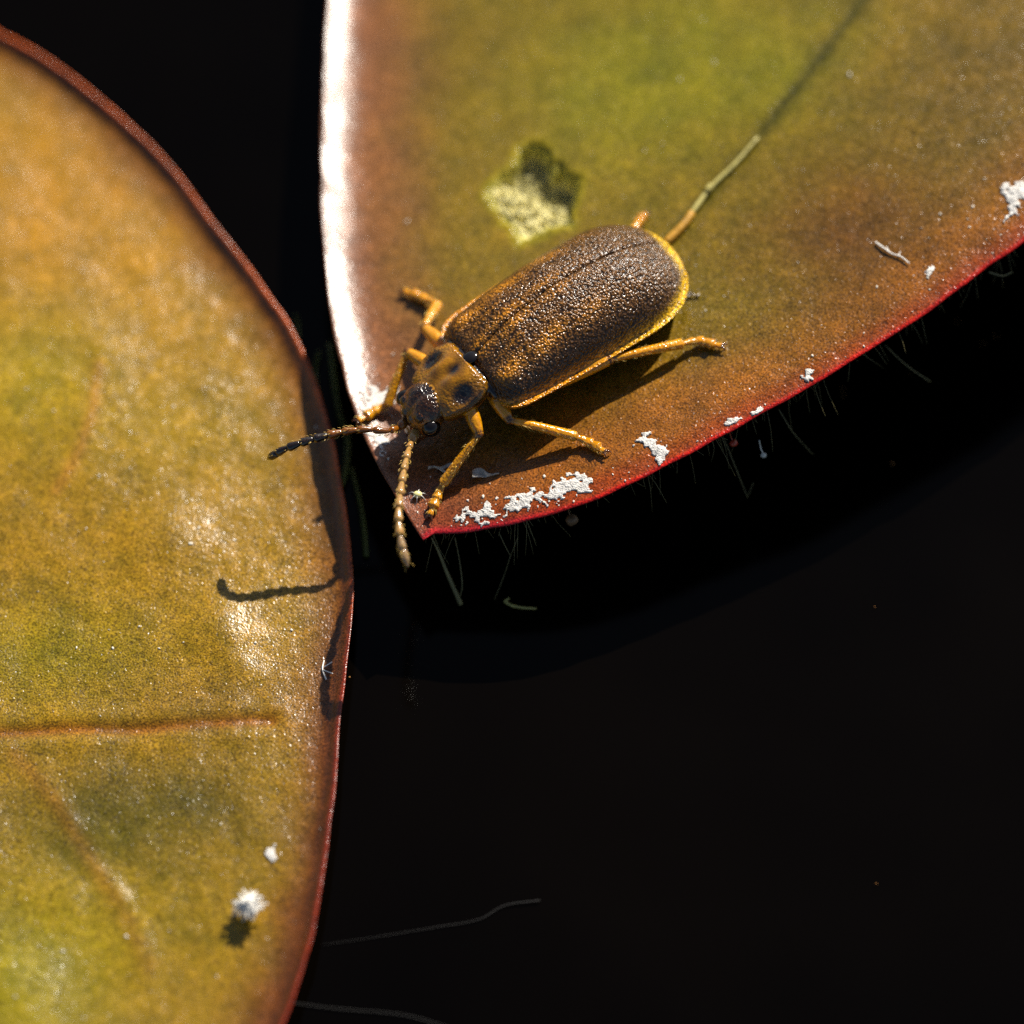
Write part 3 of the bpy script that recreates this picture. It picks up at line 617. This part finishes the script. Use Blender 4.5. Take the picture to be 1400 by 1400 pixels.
def grit(pxs, zf, rmin, rmax, n, region, mat, label, name, parent=None):
    g = Parts()
    pts = [at(*p, zf) for p in pxs]
    while len(pts) < n + len(pxs):
        px, py = region()
        if px is None: continue
        pts.append(at(px, py, zf))
    for p in pts:
        r = rmin * (rmax / rmin) ** (random.random() ** 1.8); V, F = ellipsoid((0, 0, 0), (r * random.uniform(.8, 1.5), r * random.uniform(.5, 1.0), r * .5), 7, 5)
        a = random.uniform(0, 6.28); R = np.array([[math.cos(a), -math.sin(a), 0], [math.sin(a), math.cos(a), 0], [0, 0, 1]]); g.add([R @ v * random.uniform(.7, 1.25) + p + np.array([0, 0, r * .35]) for v in V], F)
    return tag(mesh_obj(name, g.V, g.F, mat), label, 'dust', kind='stuff')
inR = lambda p: bool(inside(np.array([p[0]]), np.array([p[1]]), R_OUT)[0]); inL = lambda p: bool(inside(np.array([p[0]]), np.array([p[1]]), L_OUT)[0])
def regR():
    if random.random() < .55:
        t = random.random() * (len(R_LOW_PX) - 2); i = int(t); a, b = R_LOW_PX[i], R_LOW_PX[i + 1]; k = t - i; o = random.expovariate(1 / 55) + 4; px, py = a[0] + (b[0] - a[0]) * k - o * .45, a[1] + (b[1] - a[1]) * k - o * .89
    else: px, py = random.uniform(480, 1420), random.uniform(-20, 700)
    return (px, py) if inR(at(px, py, zR0)) and not (560 < px < 935 and 300 < py < 620) and not (650 < px < 800 and 190 < py < 340) else (None, None)
def regL():
    px, py = random.gauss(230, 150), random.uniform(330, 1420); return (px, py) if inL(at(px, py, zL0)) else (None, None)
grit([(906, 519), (983, 345), (990, 405), (1352, 124), (1381, 149), (1357, 346), (1156, 488), (1181, 474), (850, 655), (1046, 553)], zR, .012, .034, 95, regR, M_SPECK, 'pale dust specks scattered over the beetle\'s leaf', 'dust_specks')
grit([(180, 656), (95, 782), (14, 637), (403, 697), (422, 760), (54, 950), (73, 973), (370, 1167)], zL, .011, .034, 70, regL, M_SPECK, 'pale dust specks scattered over the golden leaf', 'dust_specks')

def strand(name, pts, r0, r1, mat, label=None, cat=None, group=None, n=6, sides=6, extra=()):
    P = catmull(pts, n); g = Parts(); g.add(*tube(P, np.linspace(r0, r1, len(P)), sides))
    for e in extra: Q = catmull(e, 4); g.add(*tube(Q, np.linspace(r0 * .8, r1 * .7, len(Q)), sides))
    o = mesh_obj(name, g.V, g.F, mat)
    if label: tag(o, label, cat, group)
    return o
A = lambda px, py, h=.04: at(px, py, zR, h)
B = lambda px, py, h=.04: at(px, py, zL, h)
# dry straw lying on the vein behind the beetle
st = empty('straw_piece', tuple(A(975, 262, 0))); tag(st, 'thin dry straw with an amber end lying on the leaf behind the beetle', 'straw')
adopt(strand('straw', [A(1036, 188, .06), A(1005, 224, .07), A(972, 256, .07), A(945, 292, .07)], .035, .055, M_STRAW), st)
adopt(strand('straw_end', [A(946, 291, .08), A(934, 308, .09), A(910, 332, .09)], .075, .08, M_STRAW_END, sides=10), st)
adopt(strand('straw_knot', [A(972, 254, .1), A(967, 261, .1)], .07, .06, M_STRAW, sides=10), st)
strand('fibre', [A(1197, 331), A(1211, 341, .06), A(1220, 347), A(1232, 351, .05), A(1243, 360)], .02, .012, M_FIBRE, 'small white forked fibre lying on the brown part of the leaf', 'fibre', extra=([A(1215, 344), A(1212, 337, .07)], [A(1228, 350), A(1231, 344, .06)]))
strand('fibre', [B(443, 903, .03), B(441, 915, .04), B(446, 929, .03)], .014, .016, M_FIBRE, 'tiny white forked fibre on the red rim of the golden leaf', 'fibre', extra=([B(442, 916, .06), B(455, 921, .05)], [B(443, 912, .06), B(454, 905, .08)]))
# tuft of white fluff standing clear of the golden leaf
fl = empty('fluff_tuft', tuple(B(338, 1240, 0))); tag(fl, 'bright white fluff tuft standing on the golden leaf near its lower edge', 'fluff'); c0 = B(340, 1237, .32)
g = Parts(); 
for i in range(170):
    v = RNG.normal(size=3); v /= np.linalg.norm(v); L_ = .08 + .26 * RNG.uniform() ** 1.8; e = c0 + v * L_ * np.array([1, 1, .45]); m_ = c0 + v * L_ * .55 + RNG.normal(size=3) * .02; Q = catmull([c0 + RNG.normal(size=3) * .05, m_, e], 3); g.add(*tube(Q, np.linspace(.04, .016, len(Q)), 5))
adopt(tag(mesh_obj('fibres', g.V, g.F, M_FIBRE), kind='stuff'), fl)
g = Parts()
for k in range(5): Q = catmull([c0 + RNG.normal(size=3) * .05, B(336 + 6 * k - 12, 1246, .15), B(330 + 6 * k - 12, 1252, 0)], 4); g.add(*tube(Q, [.02] * len(Q), 5))
adopt(mesh_obj('stem', g.V, g.F, M_FIBRE), fl)
crust('small bright white crust spot above the fluff tuft', [(365, 1160), (374, 1158), (378, 1168), (370, 1177), (363, 1170)], zL, .05, 93, group='white crusts on the golden leaf', rough=.05)
# shed skin and tiny moulted insect at the leaf tip
def flake(px, py, zf, label, s, seed):
    c = at(px, py, zf, .05); n_ = 14; V = []; F = []
    for j in range(6):
        for i in range(n_): a = i / (n_ - 1); b = j / 5; V.append(c + np.array([(a - .5) * s * 2.2, (b - .5) * s * (.5 + .5 * math.sin(a * 5 + seed)) + .12 * s * math.sin(a * 7), .22 * s * math.sin(a * 6 + b * 4 + seed) + .06 * s * math.sin(b * 9)]))
    for j in range(5):
        for i in range(n_ - 1): F.append((j * n_ + i, j * n_ + i + 1, (j + 1) * n_ + i + 1, (j + 1) * n_ + i))
    o = mesh_obj('shed_skin', V, F, M_FLAKE); m_ = o.modifiers.new('thickness', 'SOLIDIFY'); m_.thickness = .012; return tag(o, label, 'skin flake', 'papery shed skins')
flake(664, 648, zR, 'curled grey skin flake in the shade below the beetle', .22, 1); flake(602, 640, zR, 'pale torn skin flake between the antenna and the front foot', .2, 4); flake(948, 403 - 0, zR, 'small pale husk on the olive part of the leaf', .10, 2)
mi = empty('tiny_mite', tuple(A(571, 676, 0))); tag(mi, 'tiny pale yellow mite beside the front foot at the leaf tip', 'mite'); mc = A(571, 676, .08)
V, F = ellipsoid(mc, (.085, .07, .06), 14, 10); adopt(mesh_obj('body', V, F, simple('mite_skin', (.75, .68, .3), .3, .5, .15, 9)), mi)
for k in range(6):
    a = -0.6 + k * 1.05; e = mc + np.array([math.cos(a + .3 * math.sin(k * 5)) * .18, math.sin(a + .3 * math.sin(k * 5)) * .16, -.07]); Q = catmull([mc, mc + (e - mc) * .55 + np.array([0, 0, .06]), e], 4); V, F = tube(Q, np.linspace(.009, .005, len(Q)), 5); adopt(mesh_obj('leg', V, F, M_FIBRE), mi)

# ------------------------------------------------------------------ hairs and debris under the leaf edge, threads on the water
g = Parts(); RBp = RB
for k in range(190):
    t = random.uniform(0, len(R_LOW_PX) - 2.2); i = int(t); a, b = R_LOW_PX[i], R_LOW_PX[i + 1]; q = t - i; px, py = a[0] + (b[0] - a[0]) * q, a[1] + (b[1] - a[1]) * q
    s0 = at(px - 3, py - 6, zR, -.16); L_ = random.choice((.12, .18, .25, .6)) * random.uniform(.5, 1.4); dr = np.array([random.gauss(.25, .25), random.gauss(-.55, .2), random.gauss(-.8, .25)]); dr /= np.linalg.norm(dr)
    Q = catmull([s0, s0 + dr * L_ * .5 + np.array([0, 0, .02]), s0 + dr * L_ + np.array([random.gauss(0, .05), random.gauss(0, .05), -.1 * L_])], 3); g.add(*tube(Q, np.linspace(.0055, .0025, len(Q)), 4))
adopt(tag(mesh_obj('edge_hairs', g.V, g.F, M_HAIR), kind='stuff'), leafR)
U = lambda px, py, z: at(px, py, z)
gh = 'fine roots hanging below the leaf edge'
strand('hanging_root', [U(590, 735, 1.1), U(600, 755, .8), U(612, 785, .4), U(630, 826, -.15)], 0.0120, 0.0465, M_HAIR, 'pale club-ended root hanging from the leaf tip', 'root', gh)
strand('hanging_root', [U(622, 735, 1.1), U(628, 765, .7), U(632, 800, .3), U(628, 818, 0)], 0.0084, 0.0074, M_HAIR, 'thin curved root beside the club-ended root', 'root', gh)
strand('hanging_root', [U(682, 728, 1.2), U(690, 745, 1.0), U(698, 760, .8)], 0.0084, 0.0062, M_HAIR, 'short forked root below the long white crust', 'root', gh, extra=([U(708, 735, 1.1), U(698, 760, .8)], [U(698, 760, .8), U(688, 790, .3), U(676, 820, -.1)]))
strand('hanging_root', [U(990, 600, 1.6), U(1006, 640, 1.2), U(1022, 680, .7)], 0.0084, 0.0062, M_HAIR, 'long slanting root below the thin white flake', 'root', gh, extra=([U(1030, 660, .9), U(1022, 680, .7)],))
strand('hanging_root', [U(1065, 560, 1.9), U(1085, 592, 1.5), U(1112, 622, 1.0)], 0.0096, 0.0050, M_HAIR, 'straight slanting root right of the red bead', 'root', gh)
strand('hanging_root', [U(1210, 472, 2.3), U(1240, 500, 1.9), U(1272, 522, 1.5)], 0.0072, 0.0099, M_HAIR, 'straight root with a pale end below the far red edge', 'root', gh)
strand('hanging_root', [U(1352, 372, 2.9), U(1370, 377, 2.8), U(1384, 372, 2.8)], .018, .015, M_HAIR, 'short pale root lying sideways at the far red edge', 'root', gh)
strand('twig', [U(690, 822, WZ + .08), U(700, 828, WZ + .08), U(716, 831, WZ + .08), U(733, 832, WZ + .08)], .03, .022, M_STRAW, 'tiny crooked twig floating on the water below the leaf', 'twig', extra=([U(690, 822, WZ + .08), U(696, 818, WZ + .1)],))
def bead(px, py, z, r, mat, label, cat):
    V, F = ellipsoid(U(px, py, z), (r, r * .85, r * .9), 16, 12); V = [v + .18 * r * Vector(mnoise.noise_vector(Vector(v) * 9)).normalized().xyz[0] * np.array([.3, .5, .8]) for v in V]
    g = Parts(); g.add(V, F); Q = catmull([U(px, py, z), U(px - 4, py - 10, z + .12), U(px - 6, py - 20, z + .35)], 4); g.add(*tube(Q, [.012] * len(Q), 5)); tag(mesh_obj('hanging_bead', g.V, g.F, mat), label, cat, 'beads hanging below the leaf edge')
bead(1003, 606, 1.75, .075, M_RED, 'red bead hanging just below the leaf edge', 'bead'); bead(782, 711, 1.2, .12, simple('brown_bead', (.2, .11, .05), .5), 'brown bead hanging below the long white crust', 'bead'); bead(1044, 622, 1.5, .055, M_SPECK, 'small pale bead right of the red bead', 'bead')
grit([(1220, 634), (1152, 532), (1153, 540), (1362, 460), (1344, 470), (1308, 440), (1248, 512), (1196, 830), (478, 926), (1198, 1208)], WZ + .06, .012, .022, 0, None, M_AMBER, 'small specks floating on the dark water', 'floating_specks')
M_THREAD = simple('dim_thread', (.009, .008, .007), .8)
strand('floating_thread', [U(440, 1292, WZ + .03), U(520, 1280, WZ + .03), U(600, 1267, WZ + .03), U(655, 1257, WZ + .03), U(690, 1238, WZ + .04), U(738, 1231, WZ + .05)], .004, .012, M_THREAD, 'faint wavy thread on the water with a pale end', 'thread', 'threads on the water')
strand('floating_thread', [U(380, 1368, WZ + .03), U(450, 1378, WZ + .03), U(530, 1385, WZ + .03), U(575, 1393, WZ + .03), U(640, 1415, WZ + .03)], .011, .010, M_THREAD, 'faint thread on the water leading out from the lower rim of the golden leaf', 'thread', 'threads on the water')
# weed in the gap between the leaves
gw = 'water weed between the leaves'
for k, (pts, r) in enumerate([([(396, 500), (404, 478), (407, 450), (404, 430)], .05), ([(440, 560), (432, 530), (431, 505), (436, 480)], .06), ([(452, 690), (470, 650), (474, 600), (462, 560), (450, 470)], .07), ([(500, 760), (494, 700), (480, 640)], .06)]):
    strand('weed_strand', [U(px, py, WZ + .06 + .1 * (i % 2)) for i, (px, py) in enumerate(pts)], r, r * .6, M_WEED, ['short green weed strand by the golden leaf edge', 'bright green weed strand in the gap between the leaves', 'long olive weed strand winding between the leaves', 'olive weed strand below the leaf tip'][k], 'weed', gw, sides=8)
